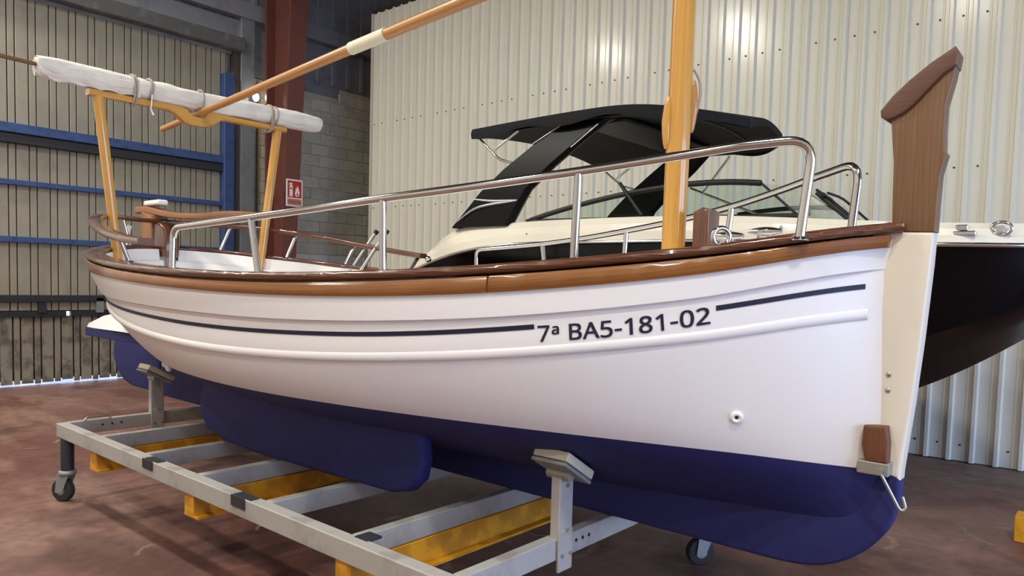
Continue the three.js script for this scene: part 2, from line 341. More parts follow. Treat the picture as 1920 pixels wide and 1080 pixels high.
  part('pipe', bar([V(XB + 0.03, 0.01, -4.19), V(XB + 0.03, 3.0, -4.19)], 0.012, { step: 0.5 }), M.conduit, c);
  const lampT = thing('bulkhead_lamp', 'small lit round lamp on the wall beside the red column', 'lamp', [XB + 0.08, 2.84, -4.12]);
  part('base', new THREE.CylinderGeometry(0.035, 0.04, 0.03, 20).rotateZ(-Math.PI / 2).translate(XB + 0.095, 2.84, -4.12), M.galv, lampT);
  part('globe', ball(XB + 0.12, 2.84, -4.12, 0.036, 0.8, 1.35, 1), new THREE.MeshStandardMaterial({ color: 0xffffff, emissive: 0xffffff, emissiveIntensity: 3, roughness: 0.4 }), lampT);
  const pl = new THREE.PointLight(0xfff4e4, 0.35); pl.position.set(0.1 * U, 0, 0); pl.castShadow = true; lampT.add(pl);
}
// red-brown portal column with the extinguisher sign
{
  const c = setting('column_1', 'red brown tapered steel column carrying the extinguisher sign', 'column', [-6.85, 0, -4.25]);
  const prism = (b, t) => { // b, t: [x0,x1,z0,z1] at floor and at roof
    const P = (q, y) => [V(q[0], y, q[2]), V(q[1], y, q[2]), V(q[1], y, q[3]), V(q[0], y, q[3]), V(q[0], y, q[2])];
    return toCreasedNormals(grid([P(b, 0), P(t, YR)]), 0.4);
  };
  part('flange', prism([-6.75, -6.72, -4.325, -4.17], [-6.38, -6.35, -4.345, -4.13]), M.oxide, c, { grain: 'y' });
  part('flange', prism([-6.97, -6.94, -4.325, -4.17], [-6.97, -6.94, -4.325, -4.15]), M.oxide, c, { grain: 'y' });
  part('web', prism([-6.95, -6.74, -4.27, -4.255], [-6.95, -6.37, -4.27, -4.255]), M.oxide, c, { grain: 'y' });
  const s = thing('fire_extinguisher_sign', 'red and white fire extinguisher sign fixed to the red column', 'sign', [-6.58, 1.69, -4.265]);
  const xs = -6.578;
  const cv = document.createElement('canvas'); cv.width = 320; cv.height = 480; const x = cv.getContext('2d');
  x.fillStyle = '#f0e6dc'; x.fillRect(0, 0, 320, 480);
  x.fillStyle = '#b3282a'; x.fillRect(22, 24, 276, 300);
  x.fillStyle = '#c07a72'; x.fillRect(22, 346, 276, 110);
  x.fillStyle = '#f6efe6';
  x.fillRect(58, 120, 66, 185); x.beginPath(); x.arc(91, 122, 33, Math.PI, 0); x.fill();
  x.fillRect(80, 66, 22, 40); x.fillRect(60, 60, 62, 16); x.beginPath(); x.moveTo(60, 60); x.lineTo(40, 100); x.lineTo(52, 104); x.lineTo(74, 74); x.fill();
  x.fillStyle = '#b3282a'; x.fillRect(70, 150, 42, 26); x.fillStyle = '#f6efe6';
  x.beginPath(); x.moveTo(190, 300); x.bezierCurveTo(140, 250, 190, 200, 180, 150); x.bezierCurveTo(215, 160, 200, 120, 215, 95); x.bezierCurveTo(225, 140, 262, 150, 240, 190); x.bezierCurveTo(280, 190, 262, 260, 238, 300); x.fill();
  x.fillStyle = '#b3282a'; x.beginPath(); x.moveTo(212, 290); x.bezierCurveTo(190, 262, 214, 250, 210, 222); x.bezierCurveTo(236, 244, 238, 270, 222, 292); x.fill();
  x.fillStyle = '#7b1e1e'; x.font = 'bold 58px sans-serif'; x.textAlign = 'center'; x.textBaseline = 'middle'; x.fillText('EXTINTOR', 160, 402, 250);
  const tx = new THREE.CanvasTexture(cv); tx.colorSpace = THREE.SRGBColorSpace;
  part('plate', box(xs - 0.007, xs, 1.70, 1.975, -4.36, -4.168, 0.003), M.plastic, s);
  const face = new THREE.PlaneGeometry(0.186, 0.269).rotateY(Math.PI / 2).translate(xs + 0.0012, 1.8375, -4.264);
  part('print', face, std(0xffffff, 0.5, { map: tx }), s, { keepUV: true });
  for (const y of [1.76, 1.9]) part('bracket', box(-6.62, xs - 0.006, y, y + 0.015, -4.27, -4.25), M.galv, s);
}
// row of ceiling lamps over the boats
for (const [lx, y, z] of [[-6.5, 4.6, -0.2], [-4.4, 4.6, -0.2], [1.0, 4.6, -0.2], [-5.4, 5.25, 2.4], [-2.1, 5.25, 2.4], [1.2, 5.25, 2.4]]) {
  const t = thing('ceiling_lamp', 'round high bay lamp hanging from the dark roof', 'lamp', [lx, y, z], 'high bay lamps under the roof');
  part('housing', lathe([[0, 0.16], [0.06, 0.16], [0.07, 0.08], [0.16, 0.03], [0.165, 0.0], [0.155, 0.0], [0.15, 0.02], [0, 0.03]], 28).translate(lx, y, z), M.darkSteel, t);
  part('rod', bar([V(lx, y + 0.15, z), V(lx, YR, z)], 0.008, { step: 0.4 }), M.darkSteel, t);
  part('diffuser', new THREE.CylinderGeometry(0.148, 0.148, 0.006, 28).translate(lx, y + 0.008, z), new THREE.MeshStandardMaterial({ color: 0xffffff, emissive: new THREE.Color().setRGB(...LAMP.color), emissiveIntensity: LAMP.glow }), t);
  const a = new THREE.RectAreaLight(new THREE.Color().setRGB(...LAMP.color), LAMP.radiance, 0.26 * U, 0.26 * U);
  a.position.set(0, -0.004 * U, 0); a.rotation.x = -Math.PI / 2; t.add(a);
}

// ------------------------------------------------------------------ the small white boat
const ZC = -1.79;
const CUR = {
  sheer: [-0.385, -4.0, 0.735, 0.69, 0.55, [1.139, 1.075, 1.031, 1.005, 0.994, 0.997, 1.010, 1.030, 1.058, 1.090, 1.125]],
  wood: [-0.39, -3.985, 0.737, 0.69, 0.555, [1.099, 1.024, 0.977, 0.953, 0.946, 0.951, 0.963, 0.980, 1.000, 1.027, 1.06]],
  rib1: [-0.40, -3.95, 0.723, 0.68, 0.585, [1.054, 0.972, 0.920, 0.892, 0.881, 0.883, 0.890, 0.899, 0.913, 0.935, 0.965]],
  stripe: [-0.40, -3.93, 0.717, 0.68, 0.592, [1.018, 0.944, 0.891, 0.858, 0.844, 0.843, 0.852, 0.866, 0.886, 0.912, 0.945]],
  rib2: [-0.40, -3.91, 0.714, 0.68, 0.595, [0.955, 0.886, 0.834, 0.800, 0.782, 0.779, 0.791, 0.817, 0.855, 0.893, 0.930]],
  wl: [-0.372, -3.75, 0.615, 0.98, 0.862, [0.599, 0.621, 0.635, 0.643, 0.647, 0.649, 0.652, 0.656, 0.666, 0.681, 0.705]],
};
const GARB = [0.46, 0.45, 0.43, 0.42, 0.415, 0.415, 0.42, 0.43, 0.45, 0.50, 0.60];
function tab(Y, t) {
  const f = clamp(t) * (Y.length - 1), i = Math.min(Math.floor(f), Y.length - 2), k = f - i;
  const a = Y[Math.max(0, i - 1)], b = Y[i], c = Y[i + 1], d = Y[Math.min(Y.length - 1, i + 2)];
  return b + 0.5 * k * (c - a + k * (2 * a - 5 * b + 4 * c - d + k * (3 * (b - c) + d - a)));
}
function cur(n, t) {
  const [X0, Xs, C, a, c, Y] = CUR[n], m = a / (a + c), e = n === 'wl' ? 0.014 : 0.032, g = (Math.sqrt(t * t + e * e) - e) / (Math.sqrt(1 + e * e) - e);   // fine, slightly hollow entry at the stem
  return { x: X0 + (Xs - X0) * t, y: tab(Y, t), b: C * Math.pow(Math.max(g, 0), a) * Math.pow(Math.max(1 - t, 0), c) / (Math.pow(m, a) * Math.pow(1 - m, c)) + 0.012 };
}
function section(t) {
  const k = ['sheer', 'wood', 'rib1', 'stripe', 'rib2', 'wl'].map((n) => cur(n, t)), w = k[5], yg = tab(GARB, t);
  const p = k.map((q) => V(q.x, q.y, q.b));
  const full = 0.56;
  const cut = Math.exp(-t / 0.02);
  p.push(V(w.x - 0.016 * cut, yg + (w.y - yg) * 0.50, 0.02 + (w.b - 0.02) * full), V(w.x - 0.05 * cut, yg, 0.02));
  return new THREE.CatmullRomCurve3(p, false, 'centripetal');
}
const TS = []; for (let i = 0; i <= 150; i++) { const a = i / 150; TS.push(0.5 - 0.5 * Math.cos(Math.PI * (a * 0.94 + 0.03 * (1 - Math.cos(Math.PI * a))))); }
TS[0] = 0; TS[150] = 1;
const secCache = new Map(), sec = (t) => { if (!secCache.has(t)) secCache.set(t, section(t)); return secCache.get(t); };
function hull(t, s, side = 1, out = 0) {
  const p = sec(t).getPoint(clamp(s / 7)), k = Math.min(1, Math.max(0, p.z - 0.02) / 0.06);
  const lip = s < 2 ? 0.0095 : 0.0095 * (1 - step(2.0, 2.09, s));      // raised top strake
  return V(p.x, p.y, ZC + side * (p.z + (lip * (s < 2.2 ? 1 : 0)) * k + out));
}
function hullAt(X, y, out = 0) {       // point of the near side at a given x and height
  let lo = 0, hi = 7, t = (X + 0.395) / -3.53;
  for (let it = 0; it < 3; it++) {
    lo = 1.6; hi = 6;
    for (let i = 0; i < 26; i++) { const m = (lo + hi) / 2; if (sec2(t).getPoint(m / 7).y > y) lo = m; else hi = m; }
    const p = sec2(t).getPoint(lo / 7); t += (X - p.x) / -3.53;
  }
  const s = lo; return hull(t, s, 1, out);
}
const sec2 = (t) => sec(Math.round(t * 4000) / 4000);
const span = (a, b, n) => Array.from({ length: n + 1 }, (_, i) => a + (b - a) * i / n);

const boat = thing('wooden_trimmed_fishing_boat', 'white double-ended boat with blue bottom, varnished wood gunwale and lettered bow', 'boat', [-2.2, 0.335, ZC]);
const sTop = [0.3, 0.7, ...span(1, 1.9, 6), 1.96, 1.99, 2.0, 2.02, 2.05, 2.09, 2.14, ...span(2.25, 5, 26)], sBot = span(5, 7, 16);
{
  const H = (S) => [1, -1].map((side) => grid(TS.map((t) => S.map((s) => hull(t, s, side)))));
  part('topsides', H(sTop), M.gelcoat, boat, { label: 'white glossy hull sides' });
  part('bottom', H(sBot), M.bottom, boat, { label: 'dark blue painted underwater hull' });
  // keel with rounded forefoot
  const keel = slab([[-0.40, 0.60], [-0.373, 0.60], ...new THREE.SplineCurve([[-0.372, 0.55], [-0.381, 0.503], [-0.395, 0.463], [-0.421, 0.426], [-0.453, 0.395], [-0.487, 0.371], [-0.534, 0.35], [-0.59, 0.3395], [-0.66, 0.3365]].map((q) => new THREE.Vector2(...q))).getPoints(40).map((q) => [q.x, q.y]), [-3.96, 0.3365], [-3.99, 0.40], [-3.96, 0.64], [-3.80, 0.66], [-3.4, 0.52], [-2.9, 0.46], [-1.2, 0.45], [-0.60, 0.50], [-0.45, 0.56]], ZC - 0.0265, ZC + 0.0265, 0.008);
  part('keel', keel, M.bottom, boat);
  for (const sd of [1, -1]) {
    const z = ZC + sd * 0.335, o = [[-1.56, 0.60], [-1.545, 0.47], [-1.56, 0.41], [-1.60, 0.372], [-1.68, 0.352], [-2.0, 0.345], [-2.45, 0.3385], [-2.70, 0.35], [-2.80, 0.375], [-2.86, 0.42], [-2.87, 0.50], [-2.82, 0.60]];
    part('bilge_keel', slab(o, z - 0.032, z + 0.032, 0.022), M.bottom, boat);
  }
  // half round moulding along the side
  for (const sd of [1, -1]) {
    const prof = Array.from({ length: 11 }, (_, i) => { const a = -Math.PI / 2 + Math.PI * i / 10; return [Math.cos(a) * 0.009, Math.sin(a) * 0.0125]; });
    const rows = TS.filter((t) => t > 0.012 && t < 0.9995).map((t) => prof.map(([o, h]) => { const p = hull(t, 4, sd, o - 0.0015); p.y += h; return p; }));
    part('side_moulding', grid(rows), M.gelcoat, boat);
    const st = (t0, t1) => grid(TS.concat([t0, t1]).sort((a, b) => a - b).filter((t) => t >= t0 && t <= t1).map((t) => span(3 - 0.055, 3 + 0.055, 2).map((s) => { const p = sec(t).getPoint(3 / 7); const d = (s - 3) / 0.055 * 0.0057; const q = hullAtS(t, p.y - d); return V(q.x, q.y, ZC + sd * (q.z + 0.0016)); })));
    for (const [a, b] of [[0.016, 0.087], [0.188, 0.997]]) part('stripe', st(a, b), M.navy, boat, { label: 'thin navy stripe' });
  }
  function hullAtS(t, y) { let lo = 1.5, hi = 5.5; for (let i = 0; i < 26; i++) { const m = (lo + hi) / 2; if (sec(t).getPoint(m / 7).y > y) lo = m; else hi = m; } return sec(t).getPoint(lo / 7); }
  // lettering
  const font = await new FontLoader().loadAsync('fonts/droid/droid_sans_regular.typeface.json');
  const A = { x: -1.055, y: 0.861 }, B = { x: -0.716, y: 0.918 }, size = 0.0365;
  const glyphs = (str, sz, x0, y0) => { const g = new THREE.ShapeGeometry(font.generateShapes(str, sz), 6); g.computeBoundingBox(); const w = g.boundingBox.max.x; g.translate(x0, y0, 0); return [g, w]; };
  const list = []; let pen = 0;
  for (const [str, sz, dy, gap] of [['7', size, 0, 0.004], ['a', size * 0.66, size * 0.42, 0.016], ['BA5-181-02', size, 0, 0]]) { const [g, w] = glyphs(str, sz, pen, dy); for (const [ox, oy] of [[0, 0], [0.0011, 0], [0, 0.0011], [0.0011, 0.0011]]) list.push(flat(g.clone().translate(ox, oy, 0))); pen += w + gap; }
  const tg = mergeGeometries(list.map((g) => { for (const k of Object.keys(g.attributes)) if (k !== 'position') g.deleteAttribute(k); return g; })), tp = tg.attributes.position, L = pen;
  for (let i = 0; i < tp.count; i++) {
    const u = tp.getX(i) / L, v = tp.getY(i), X = A.x + (B.x - A.x) * u, y = A.y + (B.y - A.y) * u + 0.006 * Math.sin(Math.PI * u) * -1;
    const p = hullAt(X - v * 0.10, y + v, 0.0022); tp.setXYZ(i, p.x, p.y, p.z);
  }
  tg.computeVertexNormals();
  part('registration_lettering', tg, M.navy, boat, { label: 'dark registration 7a BA5-181-02 on the bow' });
}
// gunwale: cap rail over a deep rubbing strake
{
  const Tg = TS.filter((t) => t > 0.0035 && t < 0.9999);
  const side = (sd) => Tg.map((t) => { const q = cur('sheer', t); return V(q.x, q.y, ZC + sd * (q.b + 0.004)); });
  const near = side(1), far = side(-1).reverse(), stern = V(-4.012, cur('sheer', 1).y, ZC);
  const prof = []; for (let i = 0; i <= 8; i++) { const a = Math.PI / 2 + Math.PI * i / 8; prof.push([-0.006 + Math.cos(a) * 0.0135, 0.003 + Math.sin(a) * 0.0115]); } prof.push([0.05, -0.0085], [0.055, -0.004], [0.055, 0.010], [0.05, 0.0145]);
  const path = [...near, stern, ...far];
  part('cap_rail', sweep(path, prof, { crease: 0.9 }), M.teakDark, boat, { keepUV: true, label: 'glossy dark varnished cap rail' });
  const strake = (sd, t0, t1) => {
    const T = [t0, ...TS.filter((t) => t > t0 && t < t1), t1];
    const rows = T.map((t) => { const a = cur('sheer', t), b = cur('wood', t), q = [[a, 0, -0.0135, 0], [a, 0.016, -0.0135, 0], [a, 0.0195, -0.017, 0], [b, 0.0195, 0.006, 1], [b, 0.0165, 0.001, 1], [b, -0.004, 0.0, 1]]; return q.map(([c, o, h]) => V(c.x, c.y + h, ZC + sd * (c.b + o * Math.min(1, 0.4 + 8 * (1 - t))))); });
    const caps = [rows[0], rows[rows.length - 1]].map((r) => grid([r.slice(0, 3), [r[5], r[4], r[3]]]));
    return mergeGeometries([toCreasedNormals(grid(rows), 0.8), ...caps].map(flat));
  };
  const tj = (-1.165 + 0.385) / -3.615;
  for (const sd of [1, -1]) { part('rubbing_strake', strake(sd, 0.008, tj - 0.0006), M.teak, boat, { keepUV: true }); part('rubbing_strake', strake(sd, tj + 0.0006, 0.9999), M.teak, boat, { keepUV: true }); }
  // inside lining, sole and foredeck
  const Ti = TS.filter((t) => t > 0.25 && t < 0.996), inner = (t, sd, y, off) => { const q = cur('sheer', t); return V(q.x + (t > 0.8 ? 0.05 * (t - 0.8) / 0.2 : 0), y === undefined ? q.y - 0.004 : y, ZC + sd * Math.max(0, q.b - off)); };
  part('cockpit_lining', [1, -1].map((sd) => grid(Ti.map((t) => [inner(t, sd, undefined, 0.05), inner(t, sd, cur('sheer', t).y - 0.06, 0.055), inner(t, sd, cur('sheer', t).y - 0.065, 0.075), inner(t, sd, 0.90, 0.085), inner(t, sd, 0.80, 0.12)]))), M.liner, boat, { label: 'white cockpit inside' });
  part('cockpit_sole', grid(Ti.map((t) => [1, 0, -1].map((k) => { const q = cur('sheer', t); return V(q.x, 0.83, ZC + k * Math.max(0, q.b - 0.1)); }))), M.liner, boat);
  const Td = span(0.012, 0.27, 20);
  part('foredeck', grid(Td.map((t) => span(-1, 1, 10).map((k) => { const q = cur('sheer', t); return V(q.x, q.y - 0.002 + 0.026 * (1 - k * k), ZC + k * (q.b - 0.03)); }))), M.liner, boat);
  part('bulkhead', grid([0, 1].map((e) => span(-1, 1, 10).map((k) => { const q = cur('sheer', 0.27); return V(q.x, e ? 0.83 : q.y - 0.002 + 0.026 * (1 - k * k), ZC + k * (q.b - 0.03)); }))), M.liner, boat);
}
// stem: painted post, varnished head with moulded top
{
  const post = slab([[-0.455, 1.132], [-0.336, 1.128], [-0.338, 1.06], [-0.347, 0.90], [-0.358, 0.75], [-0.372, 0.60], [-0.372, 0.586], [-0.46, 0.612], [-0.47, 0.75], [-0.47, 0.9]], ZC - 0.0265, ZC + 0.0265, 0.007);
  part('stem', post, M.stemWarmLit, boat, { label: 'white stem post with warm light tinted into its paint' });
  part('stem_head', slab([[-0.418, 1.133], [-0.334, 1.129], [-0.333, 1.19], [-0.331, 1.25], [-0.325, 1.28], [-0.3215, 1.293], [-0.327, 1.300], [-0.329, 1.34], [-0.3285, 1.395], [-0.317, 1.448], [-0.311, 1.49], [-0.34, 1.462], [-0.38, 1.42], [-0.432, 1.378], [-0.427, 1.33], [-0.422, 1.285], [-0.4205, 1.22]], ZC - 0.023, ZC + 0.023, 0.003), M.stemWood, boat, { grain: 'y', label: 'tall brown wooden stem head' });
  part('stem_head_cap', slab([[-0.3155, 1.511], [-0.309, 1.499], [-0.312, 1.472], [-0.335, 1.456], [-0.36, 1.43], [-0.385, 1.402], [-0.405, 1.386], [-0.425, 1.376], [-0.44, 1.374], [-0.451, 1.382], [-0.453, 1.396], [-0.43, 1.425], [-0.40, 1.453], [-0.36, 1.484]], ZC - 0.030, ZC + 0.030, 0.004), M.stemCap, boat, { grain: 'x', label: 'darker moulded top of the stem head' });
  for (const y of [0.818, 0.783]) part('stem_bolt', ball(-0.406, y, ZC + 0.0265, 0.0062, 1, 1, 0.6), M.satin, boat);
  // fender block, plate and hook at the foot of the stem
  part('chafe_block', slab([[-0.443, 0.703], [-0.398, 0.706], [-0.392, 0.67], [-0.392, 0.627], [-0.436, 0.625], [-0.445, 0.66]], ZC + 0.026, ZC + 0.062, 0.004), M.fenderWood, boat, { grain: 'y', label: 'small brown wooden block' });
  part('chafe_block', slab([[-0.443, 0.703], [-0.398, 0.706], [-0.392, 0.67], [-0.392, 0.627], [-0.436, 0.625], [-0.445, 0.66]], ZC - 0.062, ZC - 0.026, 0.004), M.fenderWood, boat, { grain: 'y' });
  part('bow_plate', box(-0.452, -0.387, 0.597, 0.626, ZC - 0.064, ZC + 0.064, 0.003), M.zinc, boat, { label: 'grey metal plate' });
  part('bow_hook', bar([V(-0.403, 0.608, ZC + 0.066), V(-0.400, 0.604, ZC + 0.07), V(-0.364, 0.532, ZC + 0.056), V(-0.358, 0.527, ZC + 0.05), V(-0.353, 0.534, ZC + 0.046), V(-0.361, 0.557, ZC + 0.044)], 0.0036, { r: 0.012, step: 0.006 }), M.satin, boat, { label: 'bent steel rod hook' });
  part('hook_nut', new THREE.CylinderGeometry(0.008, 0.008, 0.012, 6).rotateX(Math.PI / 2).translate(-0.404, 0.609, ZC + 0.067), M.zinc, boat);
}
// skin fittings
{
  const d = hullAt(-0.672, 0.707), ring = new THREE.TorusGeometry(0.0095, 0.0055, 10, 22), q = new THREE.Quaternion().setFromUnitVectors(V(0, 0, 1), V(0.45, -0.25, 0.86).normalize());
  const f = part('drain_fitting', ring.applyQuaternion(q).translate(d.x, d.y, d.z + 0.002), M.plastic, boat);
  part('drain_hole', new THREE.SphereGeometry(0.0065, 12, 8).scale(1, 1, 0.5).applyQuaternion(q).translate(d.x, d.y, d.z), M.rubber, f);
  for (const X of [-2.94, -2.82]) { const p = hullAt(X, 0.635); part('skin_fitting', ball(p.x, p.y, p.z + 0.006, 0.014, 1, 1.2, 0.9), M.plastic, boat); }
  // tail fins at the waterline beside the rudder
  for (const sd of [1, -1]) {
    const up = [V(-3.35, 0.715, ZC + sd * 0.36), V(-3.80, 0.80, ZC + sd * 0.24), V(-4.05, 0.725, ZC + sd * 0.30)];
    const P = (x, y, b) => V(x, y, ZC + sd * b);
    const white = grid([[P(-3.3, 0.72, 0.40), P(-3.78, 0.80, 0.30), P(-3.95, 0.80, 0.03)], [P(-3.62, 0.716, 0.375), P(-3.9, 0.775, 0.34), P(-4.0, 0.79, 0.03)], [P(-4.06, 0.71, 0.36), P(-4.05, 0.73, 0.355), P(-4.06, 0.735, 0.03)]], { crease: 0.5 });
    part('tail_fin', white, M.gelcoat, boat);
    part('tail_fin_bottom', [box(-4.07, -3.35, 0.668, 0.712, ZC + sd * 0.03, ZC + sd * 0.365, 0.004)], M.bottom, boat);
  }
  part('rudder_blade', slab([[-4.0, 0.345], [-4.36, 0.342], [-4.47, 0.362], [-4.56, 0.41], [-4.615, 0.48], [-4.62, 0.56], [-4.58, 0.64], [-4.45, 0.69], [-4.2, 0.70], [-4.0, 0.70]], ZC - 0.02, ZC + 0.02, 0.012), M.bottom, boat);
  part('rudder_stock', box(-4.14, -4.015, 0.68, 1.12, ZC - 0.022, ZC + 0.022, 0.006), M.gelcoat, boat);
  part('rudder_head', slab([[-4.20, 1.10], [-4.035, 1.10], [-4.035, 1.305], [-4.17, 1.325]], ZC - 0.045, ZC + 0.045, 0.006), M.teak, boat, { grain: 'y' });
  part('sternpost_head', slab([[-4.03, 1.08], [-3.90, 1.08], [-3.89, 1.18], [-3.91, 1.235], [-3.96, 1.262], [-4.03, 1.262]], ZC - 0.04, ZC + 0.04, 0.01), M.teakDark, boat, { grain: 'y' });
  const til = new THREE.CatmullRomCurve3([V(-4.275, 1.342, ZC), V(-4.15, 1.338, ZC), V(-3.9, 1.302, ZC), V(-3.6, 1.283, ZC), V(-3.3, 1.283, ZC), V(-3.06, 1.270, ZC)]).getPoints(40);
  const tl = part('tiller', sweep(til, [[-0.03, -0.02], [0.03, -0.02], [0.034, -0.012], [0.034, 0.012], [0.03, 0.02], [-0.03, 0.02], [-0.034, 0.012], [-0.034, -0.012]], { scale: (k) => 1 - 0.35 * k }), M.teak, boat, { keepUV: true, label: 'long curved wooden tiller' });
  part('tiller_fitting', box(-4.18, -4.0, 1.358, 1.388, ZC - 0.03, ZC + 0.03, 0.012), M.plastic, tl, { label: 'white block on the tiller' });
  part('stern_light', bar([V(-3.97, 1.12, ZC + 0.19), V(-3.985, 1.18, ZC + 0.195), V(-3.99, 1.235, ZC + 0.175)], 0.011, { r: 0.04 }), M.plastic, boat);
}
// stainless rails on both sides
{
  const topN = [[-2.352, 1.125, 0.705], [-2.33, 1.143, 0.704], [-2.12, 1.153, 0.693], [-1.93, 1.163, 0.673], [-1.69, 1.181, 0.634], [-1.481, 1.200, 0.586], [-1.208, 1.226, 0.503], [-0.983, 1.254, 0.415], [-0.774, 1.287, 0.312], [-0.662, 1.307, 0.25], [-0.585, 1.318, 0.20]];
  const endFoot = [-0.562, 1.108, 0.178];
  for (const sd of [1, -1]) {
    const P = ([x, y, b]) => V(x, y, ZC + sd * b), foot = (x) => { const q = cur('sheer', (x + 0.385) / -3.615); return [x, q.y + 0.008, q.b - 0.024]; };
    const smooth = new THREE.CatmullRomCurve3(topN.slice(1).map(P), false, 'centripetal').getPoints(60);
    const pts = [P([-2.352, foot(-2.352)[1], foot(-2.352)[2]]), ...smooth.slice(0), P([-0.545, 1.318, 0.172]), P(endFoot)];
    const path = fillet([pts[0], pts[1]].concat(smooth.slice(1)), 0.02);
    const tail = fillet([smooth[53], P([-0.543, 1.3225, 0.172]), P(endFoot)], 0.06);
    const bend = fillet([pts[0], P([-2.352, 1.1425, 0.705]), smooth[4]], 0.035);
    const rail = part('bow_rail', bar([...bend, ...smooth.slice(5, 53), ...tail], 0.0105, { step: 0.012, seg: 14 }), M.steel, boat, { label: 'polished stainless steel guard rail' });
    for (const [xf, xt] of [[-1.907, -1.93], [-1.473, -1.478], [-1.0, -0.985]]) {
      const k = smooth.reduce((a, b) => Math.abs(b.x - xt) < Math.abs(a.x - xt) ? b : a);
      part('stanchion', bar([P(foot(xf)), k.clone()], 0.0098, { step: 0.05 }), M.steel, rail);
    }
    for (const f of [foot(-2.352), foot(-1.907), foot(-1.473), foot(-1.0), endFoot]) part('foot_flange', lathe([[0, 0.010], [0.012, 0.010], [0.019, 0.004], [0.021, 0], [0, 0]], 16).translate(...P([f[0], f[1] - 0.004, f[2]]).toArray()), M.steel, rail);
  }
  // wooden stern rail on leaning stanchions, all round the stern
  const ringY = (x) => 1.097 + 0.175 * step(-2.4, -4.05, x), pathR = [];
  const Tt = TS.filter((t) => { const x = -0.385 - 3.615 * t; return x < -2.52 && t < 0.9999; });
  for (const t of Tt) { const q = cur('sheer', t); pathR.push(V(q.x - 0.03 * step(0.9, 1, t), ringY(q.x), ZC + q.b * 0.97)); }
  pathR.push(V(-4.04, ringY(-4.04), ZC));
  for (const t of [...Tt].reverse()) { const q = cur('sheer', t); if (q.x > -2.70) continue; pathR.push(V(q.x - 0.03 * step(0.9, 1, t), ringY(q.x), ZC - q.b)); }
  const sr = part('stern_rail', sweep(pathR, [[-0.022, -0.012], [0.022, -0.012], [0.027, -0.005], [0.027, 0.006], [0.02, 0.012], [-0.02, 0.012], [-0.027, 0.006], [-0.027, -0.005]], { crease: 0.9 }), M.teakDark, boat, { keepUV: true, label: 'dark wooden rail round the stern' });
  for (const [x, sd] of [[-2.78, 1], [-3.88, 1], [-3.2, -1], [-3.55, -1], [-3.86, -1], [-2.78, -1]]) {
    const q = cur('sheer', (x + 0.385) / -3.615);
    part('stanchion', bar([V(x, q.y + 0.006, ZC + sd * Math.max(0, q.b - 0.05)), V(x - 0.0, ringY(x) - 0.012, ZC + sd * (q.b + (sd < 0 ? 0.012 : -0.02)))], 0.0085, { step: 0.05 }), M.steel, sr);
    part('foot_flange', lathe([[0, 0.010], [0.012, 0.010], [0.018, 0.004], [0.02, 0], [0, 0]], 14).translate(x, q.y + 0.006, ZC + sd * Math.max(0, q.b - 0.05)), M.steel, sr);
  }
  part('end_fitting', ball(-2.70, 1.10, ZC - cur('sheer', 0.64).b, 0.016), M.steel, sr);
  const lad = [];
  for (const dx of [0, 0.085]) lad.push(bar([V(-3.08 - dx, 1.03, ZC - 0.60), V(-3.0 - dx, 1.235, ZC - 0.70)], 0.009, { step: 0.1 }));
  const ld = part('boarding_ladder', lad, M.satin, boat, { label: 'folded tube ladder at the far gunwale' });
  for (const dx of [0, 0.085]) part('end_cap', bar([V(-3.0 - dx, 1.232, ZC - 0.699), V(-2.993 - dx, 1.25, ZC - 0.708)], 0.0125), M.blackPlastic, ld);
}
